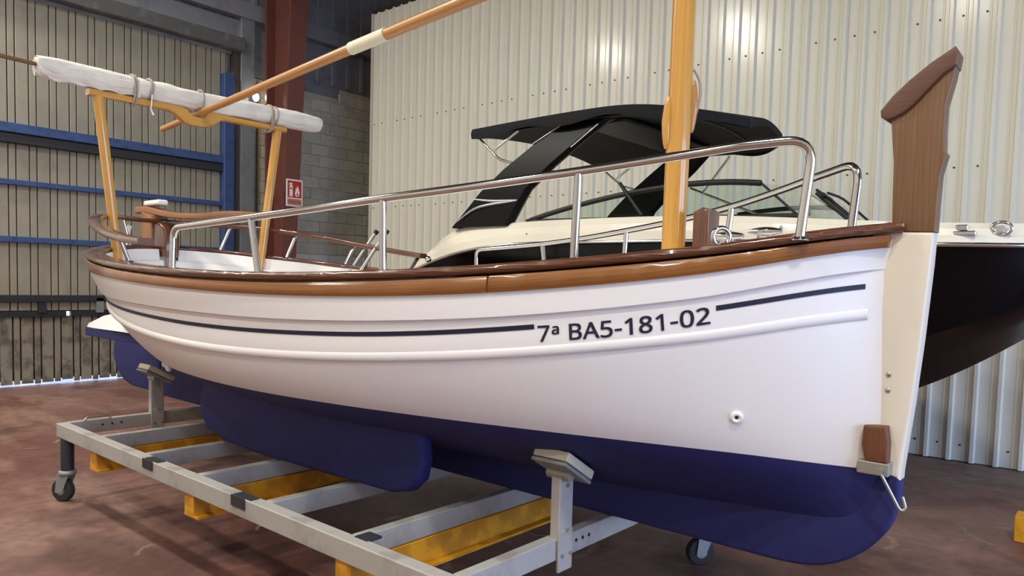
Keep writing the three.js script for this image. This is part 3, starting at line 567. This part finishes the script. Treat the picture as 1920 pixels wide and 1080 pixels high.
// mast, samson post, deck fittings, stern gallows
{
  const mast = part('mast', bar([V(-0.96, 1.03, ZC), V(-0.948, 2.75, ZC)], (k) => 0.0315 - 0.008 * k * k, { n: 40, seg: 22 }), M.pine, boat, { keepUV: true, label: 'golden varnished wooden mast' });
  const cheek = (dx, dz, y0, y1, w) => { const a = bar([V(-0.958 + dx, y0, ZC + dz), V(-0.957 + dx * 1.12, (y0 + y1) / 2, ZC + dz * 1.12), V(-0.956 + dx, y1, ZC + dz)], (k) => w * (0.45 + 0.45 * Math.pow(Math.sin(Math.PI * k), 0.6)), { step: 0.01, seg: 10 }); return a; };
  part('mast_cleat', cheek(-0.020, 0.024, 1.365, 1.50, 0.014), M.pine, mast, { keepUV: true });
  part('mast_cleat', cheek(0.025, -0.021, 1.41, 1.545, 0.014), M.boomWood, mast, { keepUV: true });
  part('halyard', bar([V(-0.93, 1.575, ZC - 0.022), V(-0.915, 1.545, ZC - 0.03), V(-0.914, 1.50, ZC - 0.034), V(-0.928, 1.44, ZC - 0.026)], 0.0035, { r: 0.02, step: 0.01 }), M.rope, mast);
  part('samson_post', slab([[-0.888, 1.05], [-0.845, 1.05], [-0.845, 1.196], [-0.862, 1.204], [-0.888, 1.194]], ZC - 0.034, ZC + 0.034, 0.004), M.teakDark, boat, { grain: 'y', label: 'short brown mooring post' });
  for (const [x, z] of [[-0.74, 0.15], [-0.67, 0.10]]) {
    const y = cur('sheer', (x + 0.385) / -3.615).y + 0.012;
    part('deck_cleat', [bar([V(x - 0.04, y + 0.032, ZC + z), V(x + 0.04, y + 0.032, ZC + z)], (k) => 0.005 + 0.006 * Math.sin(Math.PI * k), { step: 0.006 }), bar([V(x - 0.012, y - 0.004, ZC + z), V(x - 0.012, y + 0.032, ZC + z)], 0.006), bar([V(x + 0.012, y - 0.004, ZC + z), V(x + 0.012, y + 0.032, ZC + z)], 0.006)], M.steel, boat);
  }
  part('fairlead', new THREE.TorusGeometry(0.02, 0.006, 10, 20).rotateY(0.9).translate(-0.715, 1.112, ZC + 0.235), M.steel, boat);
  // gallows: two splayed legs and a crossbeam with a deep middle
  const X = -3.635, gal = part('gallows_crossbeam', (() => {
    const Z = span(-0.50, 0.50, 50), rows = Z.map((z) => {
      const b = Math.exp(-Math.pow(z / 0.10, 4)), top = 1.812 - 0.034 * Math.exp(-Math.pow(z / 0.05, 4)), bot = 1.785 - 0.052 * b, h = 0.024;
      return [[-h, bot + 0.006], [-h + 0.006, bot], [h - 0.006, bot], [h, bot + 0.006], [h, top - 0.006], [h - 0.006, top], [-h + 0.006, top], [-h, top - 0.006], [-h, bot + 0.006]].map(([dx, y]) => V(X + dx, y, ZC + z));
    });
    const cap = (r) => grid([r, r.map(() => r.slice(0, 8).reduce((a, b) => a.clone().add(b), V(0, 0, 0)).divideScalar(8))]);
    return mergeGeometries([toCreasedNormals(grid(rows), 0.6), cap(rows[0]), cap(rows[50])].map(flat));
  })(), M.pine, boat, { grain: 'z', label: 'varnished crossbeam of the stern gallows' });
  for (const sd of [1, -1]) {
    part('gallows_leg', bar([V(X - 0.02, 0.86, ZC + sd * 0.345), V(X, 1.79, ZC + sd * 0.455)], (k) => 0.0205 + 0.003 * k, { n: 20, seg: 18 }), M.pine, gal, { keepUV: true });
    part('leg_collar', box(X - 0.035, X + 0.035, 0.985, 1.02, ZC + sd * 0.36 - 0.04, ZC + sd * 0.36 + 0.04, 0.008), M.steel, gal);
  }
}
// canvas roll tied on the gallows, and the long spar
{
  const X = -3.64, y = 1.812 + 0.054, t = thing('awning_roll', 'rolled white canvas tied with cord along the stern gallows', 'awning', [X, y - 0.047, ZC]);
  const rows = span(-0.725, 0.70, 120).map((z) => {
    const e = Math.min(1, (z + 0.725) / 0.10), e2 = Math.min(1, (0.70 - z) / 0.06), ro = 0.047 * (0.80 + 0.2 * Math.pow(e, 0.5)) * (0.85 + 0.15 * Math.pow(Math.max(e2, 0), 0.5)), row = [];
    const pinch = 1 - 0.09 * [0.30, 0.235, -0.02, -0.40, -0.43].reduce((s, q) => s + Math.exp(-Math.pow((z - q) / 0.016, 2)), 0);
    for (let j = 0; j <= 36; j++) {
      const a = j / 36 * 2 * Math.PI, w = fbm((z + 1) * 7, (j % 36) / 36 * 5, 64, 5, 4, 501) - 0.5, fold = 0.05 * Math.sin(3 * a + 9 * z + 6 * w);
      const r = ro * pinch * (1 + 0.16 * w + fold);
      row.push(V(X + Math.cos(a) * r, y + Math.sin(a) * r * 1.02 - 0.006 * Math.cos(z * 3), ZC + z));
    }
    return row;
  });
  const end = (r, k) => { const out = [r]; for (let m = 1; m <= 8; m++) { const f = 1 - m / 8; out.push(r.map((p) => { const c = V(X, y - 0.004, p.z); return c.lerp(p, f).add(V(0, 0, k * (m % 2 ? 0.006 : -0.004))); })); } return grid(out); };
  part('canvas', mergeGeometries([grid(rows), end(rows[0], 1), end(rows[120], -1)].map(flat)), M.canvas, t, { keepUV: true });
  part('canvas_flap', grid(span(0.28, 0.66, 20).map((z, i) => span(0, 1, 5).map((k) => V(X + 0.032 - 0.006 * k + 0.006 * Math.sin(i * 0.9 + k), y - 0.03 - k * (0.026 - 0.010 * Math.abs(Math.sin(i * 0.7))), ZC + z)))), M.canvas, t, { keepUV: true });
  const cord = (z, tilt, low = 0) => new THREE.TorusGeometry(0.0485, 0.0042, 8, 40).scale(1.02, 1 + low, 1).rotateY(0).applyMatrix4(new THREE.Matrix4().makeShear(0, 0, 0, 0, 0, tilt)).translate(X, y - low * 0.045, ZC + z);
  for (const [z, tl, low] of [[0.310, 0.15, 0.45], [0.300, -0.2, 0.42], [0.235, -0.55, 0], [0.228, 0.5, 0], [-0.02, 0.5, 0.2], [-0.40, -0.45, 0.45], [-0.41, 0.2, 0.42], [-0.435, 0.3, 0]]) part('cord', cord(z, tl, low), M.rope, t);
  part('cord_tail', bar([V(X + 0.045, y - 0.03, ZC + 0.232), V(X + 0.04, y - 0.10, ZC + 0.236), V(X + 0.045, y - 0.125, ZC + 0.226)], (k) => 0.003 + 0.008 * Math.max(0, k - 0.7), { step: 0.01 }), M.plastic, t);
  part('pole', bar([V(X, y + 0.004, ZC + 0.55), V(X + 0.06, y + 0.008, ZC + 1.25)], 0.009, { step: 0.2 }), M.stemWood, t, { keepUV: true });

  const s = thing('wooden_spar', 'long varnished wooden spar with a white sleeve sloping up from the gallows', 'spar', [X, 1.778, ZC]);
  const a = V(-4.03, 1.766, ZC - 0.01), m = V(X, 1.7955, ZC - 0.01), b = V(-0.985, 1.992, ZC - 0.012);
  part('pole', bar([a, m, V(-2.39, 1.893, ZC - 0.011), b], (k) => 0.0152 + 0.010 * k, { n: 60, seg: 18 }), M.boomWood, s, { keepUV: true });
  part('sleeve', bar([V(-2.395, 1.8926, ZC - 0.011), V(-2.185, 1.9075, ZC - 0.011)], 0.0245, { n: 6, seg: 20 }), M.tape, s, { label: 'white tape sleeve' });
  part('jaw', bar([b.clone().add(V(-0.03, -0.002, 0)), b.clone().add(V(0.01, 0.001, 0.004))], 0.03, { n: 3 }), M.boomWood, s);
}
// ------------------------------------------------------------------ the trolley under it
{
  const t = thing('boat_trolley', 'grey steel boat trolley with cross beams, padded posts and castors', 'trolley', [-2.3, 0, ZC]);
  const yt = 0.3355, yb = 0.276;
  const near = [-1.160, -1.117], far = [-2.463, -2.42];
  for (const [a, b] of [near, far]) part('side_rail', box(-3.525, -1.055, yb, yt, a, b, 0.004), M.frame, t);
  const XS = [-3.5, -3.12, -2.71, -2.31, -1.89, -1.48, -1.11];
  for (const x of XS) part('cross_beam', box(x - 0.034, x, yb + 0.001, yt - 0.0005, far[1] + 0.001, near[0] - 0.001, 0.003), M.frame, t, { grain: 'z' });
  for (const x of [XS[1], XS[3], XS[5]]) part('fork_beam', [box(x - 0.06, x + 0.004, 0.205, yb - 0.001, -2.02, -1.128, 0.003), box(x - 0.06, x + 0.03, 0.198, 0.206, -2.02, -1.128)], M.yellow, t, { grain: 'z', label: 'yellow painted steel beam' });
  for (const x of [-2.60, -1.985]) part('joint_plate', [box(x - 0.055, x + 0.04, yt, yt + 0.003, -1.152, -1.122), box(x - 0.055, x + 0.02, yt - 0.03, yt + 0.003, -1.1165, -1.112)], M.darkSteel, t);
  part('joint_plate', box(-1.49, -1.44, yt - 0.004, yt + 0.002, -1.20, -1.15), M.darkSteel, t);
  part('handle', bar([V(-3.5, yt, -1.22), V(-3.505, yt + 0.012, -1.23), V(-3.505, yt + 0.012, -1.32), V(-3.5, yt, -1.33)], 0.004, { r: 0.01, step: 0.01 }), M.satin, t);
  for (const [x, dir] of [[XS[0], -1], [XS[6], 1]]) for (const sd of [1, -1]) {
    const z = ZC + sd * 0.255, w = 0.03, front = dir > 0;
    const xp = front ? x + 0.002 : x + 0.002;
    const topY = front ? 0.518 : 0.515;
    const p = part('post', [box(xp - 0.024, xp + 0.006, yt - 0.01, topY - 0.02, z - w, z + w, 0.004), box(xp, xp + 0.008, yb - 0.03, yt + 0.02, z - w, z + w, 0.002)], M.frame, t, { grain: 'y' });
    // tilted pad following the hull bottom
    const tilt = front ? 0.54 : 0.50, pg = (g) => g.rotateX(-sd * tilt).translate(xp - 0.008, topY + 0.008, z);
    part('pad', pg(box(-0.055, 0.055, -0.008, 0.017, -0.068, 0.068, 0.004)), M.pad, p, { label: 'pale rubber support pad' });
    part('pad_plate', pg(box(-0.055, 0.055, -0.021, -0.011, -0.068, 0.068, 0.002)), M.galv, p);
    part('pivot', pg(new THREE.CylinderGeometry(0.016, 0.016, 0.07, 14).rotateZ(Math.PI / 2).translate(0, -0.026, 0)), M.zinc, p);
    for (const [dy, dz] of [[-0.045, -0.018], [-0.045, 0.018], [0.02, 0]]) part('bolt', new THREE.CylinderGeometry(0.0045, 0.0045, 0.006, 8).rotateZ(Math.PI / 2).translate(xp + 0.010, yt + dy, z + dz), M.satin, p);
    part('bolt', new THREE.CylinderGeometry(0.005, 0.005, 0.006, 8).rotateZ(Math.PI / 2).translate(xp + 0.008, topY - 0.045, z), M.satin, p);
  }
  for (const [x, dz] of [[XS[6] + 0.001, -0.06], [XS[6] + 0.001, -0.09], [XS[6] + 0.001, -0.12], [XS[0] + 0.001, 0.16], [XS[0] + 0.001, 0.2], [XS[0] + 0.001, 0.24]]) part('bolt_hole', new THREE.CylinderGeometry(0.005, 0.005, 0.003, 8).rotateZ(Math.PI / 2).translate(x, 0.31, ZC + 0.255 + dz), M.rubber, t);
  for (const [x, z, ang] of [[-3.465, -1.14, 0.5], [-3.465, -2.44, 0.3], [-1.13, -1.14, 1.1], [-1.13, -2.44, 0.9]]) {
    const c = part('caster_leg', lathe([[0, 0.13], [0.024, 0.13], [0.026, 0.135], [0.026, 0.275], [0, 0.275]], 16).translate(x, 0, z), M.darkSteel, t);
    part('caster_collar', lathe([[0, 0.118], [0.032, 0.118], [0.034, 0.124], [0.034, 0.134], [0.02, 0.14], [0, 0.14]], 16).translate(x, 0, z), M.galv, c);
    const off = 0.022, turn = (g) => g.translate(-off, 0, 0).rotateY(ang).translate(x, 0, z);
    part('caster_fork', [turn(slab([[-0.022, 0.04], [0.012, 0.04], [0.045, 0.12], [-0.012, 0.12]], -0.023, -0.019)), turn(slab([[-0.022, 0.04], [0.012, 0.04], [0.045, 0.12], [-0.012, 0.12]], 0.019, 0.023))], M.galv, c);
    part('caster_wheel', turn(lathe([[0.02, -0.016], [0.044, -0.016], [0.0495, -0.011], [0.0495, 0.011], [0.044, 0.016], [0.02, 0.016]], 26).rotateX(Math.PI / 2).translate(0, 0.0495, 0)), M.rubber, c);
    part('caster_hub', turn(new THREE.CylinderGeometry(0.021, 0.021, 0.037, 18).rotateX(Math.PI / 2).translate(0, 0.0495, 0)), M.wheelHub, c);
  }
}
// ------------------------------------------------------------------ the black and white motorboat behind
{
  const ZM = -3.47, t = thing('motorboat', 'black and cream motorboat with black canopy behind the white boat', 'boat', [-1.6, 0.5, ZM]);
  const bx = (x) => x < -1.3 ? 0.68 - 0.05 * step(-2.6, -3.3, x) : 0.68 * Math.pow(Math.max(0, 1 - Math.pow((x + 1.3) / 1.37, 2.3)), 0.62);
  const yr = (x) => x < -2.2 ? 1.19 - 0.17 * Math.pow((-2.2 - x) / 1.05, 2.2) : 1.19 - 0.02 * step(-1.6, -0.5, x);
  const yd = (x) => x < -2.75 ? 1.287 - 0.25 * Math.pow(Math.min(1, (-2.75 - x) / 0.5), 1.6) : 1.29 + 0.012 * Math.sin((x + 2.75) * 2) - 0.032 * step(-1.5, -0.4, x);
  const keelY = (x) => x < -0.9 ? 0.52 : 0.52 + 0.65 * Math.pow((x + 0.9) / 0.96, 1.45);
  const Xs = span(-3.25, 0.04, 60).concat([0.055, 0.066]);
  const rowHull = (x, sd) => { const b = bx(x), y = yr(x), k = Math.min(keelY(x), y - 0.01), ch = b * 0.84; const yc = k + (y - k) * (0.36); return [V(x, y, ZM + sd * b), V(x, y - (y - yc) * 0.25, ZM + sd * (b * 0.975)), V(x, y - (y - yc) * 0.6, ZM + sd * (b * 0.925)), V(x, yc, ZM + sd * ch), V(x, yc - 0.012, ZM + sd * ch * 0.95), V(x, k + (yc - k) * 0.5, ZM + sd * ch * 0.52), V(x, k, ZM)]; };
  part('hull', [1, -1].map((sd) => toCreasedNormals(grid(Xs.map((x) => rowHull(x, sd))), 0.5)).concat([grid([rowHull(-3.25, 1), rowHull(-3.25, -1)])]), M.mbBlack, t, { label: 'glossy black hull' });
  const rowDeck = (x, sd) => { const b = bx(x), y0 = yr(x), y1 = Math.max(y0 + 0.012, yd(x)), h = y1 - y0; return [V(x, y0, ZM + sd * (b + 0.002)), V(x, y0 + h * 0.36, ZM + sd * (b - 0.002)), V(x, y0 + h * 0.42, ZM + sd * (b - 0.008)), V(x, y0 + h * 0.72, ZM + sd * (b - 0.016)), V(x, y0 + h * 0.78, ZM + sd * (b - 0.024)), V(x, y1 - 0.006, ZM + sd * Math.max(0, b - 0.034)), V(x, y1, ZM + sd * Math.max(0, b - 0.042)), V(x, y1 + 0.004, ZM + sd * Math.max(0, b - 0.14)), V(x, y1 - 0.10 * (x < -1.2 ? 1 : 0), ZM + sd * Math.max(0, b - 0.16)), V(x, y1 - 0.12 * (x < -1.2 ? 1 : 0) + (x < -1.2 ? 0 : 0.02), ZM)]; };
  part('deck', [1, -1].map((sd) => toCreasedNormals(grid(Xs.map((x) => rowDeck(x, sd))), 0.45)).concat([grid([rowDeck(-3.25, 1), rowDeck(-3.25, -1)])]), M.mbWhite, t, { label: 'cream deck moulding' });
  const rail = [1, -1].map((sd) => Xs.slice(0, 62).map((x) => V(x, yr(x) - 0.002, ZM + sd * (bx(x) + 0.004))));
  part('rub_rail', rail.map((p) => bar(p, 0.0095, { step: 0.03, seg: 8 })), M.steel, t, { label: 'chrome rubbing strip' });
  part('swim_platform', box(-3.50, -3.22, 1.0, 1.04, ZM - 0.52, ZM + 0.52, 0.015), M.mbWhite, t);
  // radar arch
  const leg = (sd) => {
    const z0 = ZM + sd * 0.635, z1 = ZM + sd * 0.50, S = [[-2.85, -2.43, 1.28, z0], [-2.74, -2.37, 1.38, ZM + sd * 0.628], [-2.66, -2.32, 1.46, ZM + sd * 0.62], [-2.52, -2.19, 1.57, ZM + sd * 0.60], [-2.35, -2.04, 1.68, ZM + sd * 0.575], [-2.20, -1.93, 1.765, ZM + sd * 0.54], [-2.14, -1.88, 1.80, ZM + sd * 0.47]];
    return toCreasedNormals(grid(S.map(([a, b, y, z]) => { const w = 0.032; return [V(a, y, z), V(a + 0.02, y, z + w), V(b - 0.02, y, z + w), V(b, y, z), V(b - 0.02, y, z - w), V(a + 0.02, y, z - w), V(a, y, z)]; })), 0.5);
  };
  const arch = part('arch', [leg(1), leg(-1), box(-2.14, -1.88, 1.77, 1.80, ZM - 0.48, ZM + 0.48, 0.012)], M.archBlack, t, { label: 'black raked arch' });
  const acc = (pts) => bar(new THREE.CatmullRomCurve3(pts).getPoints(16), (k) => 0.004 + 0.004 * Math.sin(Math.PI * k), { step: 0.02, seg: 8 });
  for (const q of [[V(-2.79, 1.31, ZM + 0.668), V(-2.66, 1.375, ZM + 0.664), V(-2.38, 1.405, ZM + 0.658)], [V(-2.68, 1.425, ZM + 0.658), V(-2.55, 1.41, ZM + 0.658), V(-2.38, 1.405, ZM + 0.658)]]) part('arch_trim', acc(q), M.silver, arch, { label: 'silver trim line' });
  for (const q of [[V(-2.33, 1.685, ZM + 0.61), V(-2.17, 1.775, ZM + 0.57)], [V(-2.09, 1.645, ZM + 0.617), V(-1.96, 1.745, ZM + 0.585)]]) part('arch_edge_glint', bar(q, 0.0028), M.silver, arch);  // thin silver bars stand in for the highlight along the arch edges
  // canopy: cambered cloth with hanging edges
  const kx = (x) => (x + 2.75) / 1.36;
  const cy = (x) => 1.803 + 0.012 * Math.sin(Math.PI * kx(x)) - 0.035 * Math.pow(Math.max(0, kx(x) - 0.55) / 0.45, 2);
  const hw = (x) => 0.61 * Math.pow(Math.max(0.03, 1 - Math.pow(Math.max(0, kx(x) - 0.62) / 0.38, 2.6) * 0.75), 0.8);
  const cx = span(-2.75, -1.39, 44), ZN = span(-1, 1, 24);
  const topR = cx.map((x) => ZN.map((k) => V(x, cy(x) + 0.035 * (1 - k * k), ZM + k * hw(x))));
  const skirt = (sd) => grid(cx.map((x, i) => { const d = 0.05 + 0.012 * Math.sin(i * 0.4); return [V(x, cy(x), ZM + sd * hw(x)), V(x, cy(x) - d * 0.5, ZM + sd * (hw(x) + 0.008)), V(x, cy(x) - d, ZM + sd * (hw(x) + 0.002))]; }));
  const under = cx.map((x) => ZN.map((k) => V(x, cy(x) - 0.045 + 0.05 * (1 - k * k), ZM + k * hw(x) * 0.995)));
  const endG = (i) => grid([topR[i], under[i]]);
  const can = part('canopy', [grid(topR), skirt(1), skirt(-1), grid(under), endG(0), endG(44)], M.fabric, t, { label: 'black fabric canopy' });
  const pipe = (...p) => bar(p.map((q) => V(...q)), 0.0068, { step: 0.05, seg: 8, r: 0.02 });
  for (const sd of [1, -1]) for (const q of [[[-2.73, 1.765, ZM + sd * 0.58], [-2.56, 1.63, ZM + sd * 0.60], [-2.47, 1.605, ZM + sd * 0.60]], [[-2.615, 1.675, ZM + sd * 0.595], [-2.45, 1.77, ZM + sd * 0.58]], [[-2.73, 1.768, ZM + sd * 0.58], [-2.5, 1.785, ZM + sd * 0.58]]]) part('canopy_tube', pipe(...q), M.steel, can);
  for (const q of [[[-1.98, 1.56, ZM - 0.40], [-1.5, 1.36, ZM - 0.45]], [[-1.9, 1.53, ZM - 0.4], [-1.75, 1.72, ZM - 0.4]]]) part('canopy_tube', pipe(...q), M.steel, can);
  for (const x of [-1.62, -2.2]) part('canopy_batten', bar(span(-0.9, 0.9, 8).map((k) => V(x, cy(x) - 0.049 + 0.05 * (1 - k * k), ZM + k * 0.5)), 0.004, { seg: 6 }), M.darkSteel, can);
  // windscreen
  const zs = 0.60, sideTop = (k) => [-2.36 + 1.18 * k, 1.302 + 0.175 * Math.pow(Math.sin(Math.min(1, k * 0.86) * Math.PI / 2), 0.85) - 0.05 * Math.pow(k, 4)];
  const base = (x) => yd(x) + 0.002;
  const ws = part('windscreen_frame', [1, -1].map((sd) => { const P = span(0, 1, 30).map((k) => { const [x, y] = sideTop(k); return V(x, y, ZM + sd * (zs - 0.045 * k)); }); return mergeGeometries([bar(P, 0.0125, { step: 0.03, seg: 8 }), bar([V(-2.36, 1.305, ZM + sd * zs), V(-1.0, base(-1.0) + 0.008, ZM + sd * 0.60)], 0.011, { step: 0.2, seg: 8 }), bar([V(-1.83, 1.462, ZM + sd * 0.585), V(-1.70, 1.31, ZM + sd * 0.60)], 0.009, { step: 0.2, seg: 8 })].map(flat)); }), M.blackPlastic, t, { label: 'black windscreen frame' });
  for (const sd of [1, -1]) {
    const rows = span(0, 1, 24).map((k) => { const [x, y] = sideTop(k); const bxx = -2.36 + 1.36 * k; return [V(x, y, ZM + sd * (zs - 0.045 * k)), V(bxx, base(bxx) + 0.004, ZM + sd * zs)]; });
    part('pane', grid(rows), M.glass, ws);
    part('pane', grid([[V(-1.18, sideTop(1)[1], ZM + sd * 0.555), V(-1.0, base(-1.0), ZM + sd * 0.60)], [V(-1.14, sideTop(1)[1] + 0.012, ZM + sd * 0.30), V(-0.95, base(-0.95), ZM + sd * 0.32)], [V(-1.13, sideTop(1)[1] + 0.016, ZM + sd * 0.02), V(-0.935, base(-0.935), ZM + sd * 0.02)]]), M.glass, ws);
    part('corner_post', bar([V(-1.18, sideTop(1)[1], ZM + sd * 0.555), V(-1.0, base(-1.0), ZM + sd * 0.60)], 0.005, { seg: 8 }), M.blackPlastic, ws);
    part('centre_post', bar([V(-1.13, sideTop(1)[1] + 0.016, ZM + sd * 0.035), V(-0.935, base(-0.935), ZM + sd * 0.035)], 0.012, { seg: 8 }), M.blackPlastic, ws);
  }
  part('wiper', bar([V(-0.99, base(-0.99) + 0.03, ZM + 0.05), V(-1.06, 1.40, ZM + 0.02), V(-1.115, 1.445, ZM + 0.09)], 0.006, { r: 0.03, seg: 8 }), M.blackPlastic, ws);
  part('wiper', bar([V(-1.12, 1.45, ZM - 0.08), V(-1.07, 1.43, ZM - 0.14), V(-0.93, base(-0.93) + 0.01, ZM - 0.26)], 0.006, { r: 0.03, seg: 8 }), M.blackPlastic, ws);
  part('wiper', bar([V(-1.02, 1.30, ZM + 0.45), V(-1.10, 1.385, ZM + 0.25)], 0.007, { seg: 8 }), M.blackPlastic, ws);
  // seats showing over the coaming
  for (const [x, z] of [[-1.72, 0.25], [-1.42, 0.28]]) part('seat', [new THREE.SphereGeometry(0.08, 18, 12).scale(0.5, 0.75, 1.1).rotateZ(0.35).translate(x, 1.29, ZM + z), box(x - 0.03, x + 0.13, 1.17, 1.24, ZM + z - 0.09, ZM + z + 0.09, 0.02)], M.mbWhite, t);
  // deck hardware
  part('port_light', [new THREE.TorusGeometry(0.022, 0.0055, 10, 24).scale(1.3, 1, 1).translate(-0.365, 1.225, ZM + bx(-0.365) - 0.004), new THREE.CylinderGeometry(0.011, 0.013, 0.014, 18).rotateX(Math.PI / 2).translate(-0.365, 1.225, ZM + bx(-0.365) - 0.002)], M.steel, t);
  part('pop_up_cleat', [box(-0.50, -0.43, 1.198, 1.216, ZM + bx(-0.46) - 0.03, ZM + bx(-0.46) + 0.006, 0.005), box(-0.495, -0.455, 1.216, 1.238, ZM + bx(-0.46) - 0.03, ZM + bx(-0.46) - 0.002, 0.006)], M.steel, t);
  part('vent', ball(-1.79, 1.235, ZM + bx(-1.79) - 0.006, 0.02, 1.4, 0.35, 0.4), M.satin, t);
  for (const x of [-2.3, -1.05]) part('snap_stud', ball(x, 1.235, ZM + bx(x) - 0.006, 0.006), M.satin, t);
  part('bow_eye', [ball(-0.33, 0.93, ZM + 0.10, 0.014, 1.8, 0.7, 0.8), new THREE.TorusGeometry(0.018, 0.0035, 8, 18).rotateY(0.8).translate(-0.275, 0.93, ZM + 0.05)], M.steel, t);

  const st = thing('motorboat_stand', 'yellow steel stand carrying the motorboat', 'stand', [-1.6, 0, ZM]);
  for (const x of [-1.0, -2.7]) {
    part('sleeper', box(x - 0.05, x + 0.05, 0, 0.07, ZM - 0.42, ZM + 0.42, 0.005), M.yellow, st, { grain: 'z' });
    part('upright', box(x - 0.035, x + 0.035, 0.07, 0.505, ZM - 0.05, ZM + 0.05, 0.005), M.yellow, st, { grain: 'y' });
    part('keel_pad', box(x - 0.05, x + 0.05, 0.5, 0.52, ZM - 0.1, ZM + 0.1, 0.004), M.rubber, st);
  }
  part('spine', box(-2.7, -1.0, 0.02, 0.07, ZM - 0.03, ZM + 0.03), M.yellow, st);
  const ck = thing('timber_chock', 'yellow timber block lying on the floor under the motorboat bow', 'block', [-0.2, 0, -3.62]);
  part('beam', box(-0.325, -0.02, 0, 0.108, -3.66, -3.56, 0.006), M.yellow, ck);
}
scene.traverse((o) => { if (o.isMesh) { o.castShadow = true; o.receiveShadow = true; } });
renderer.render(scene, camera);
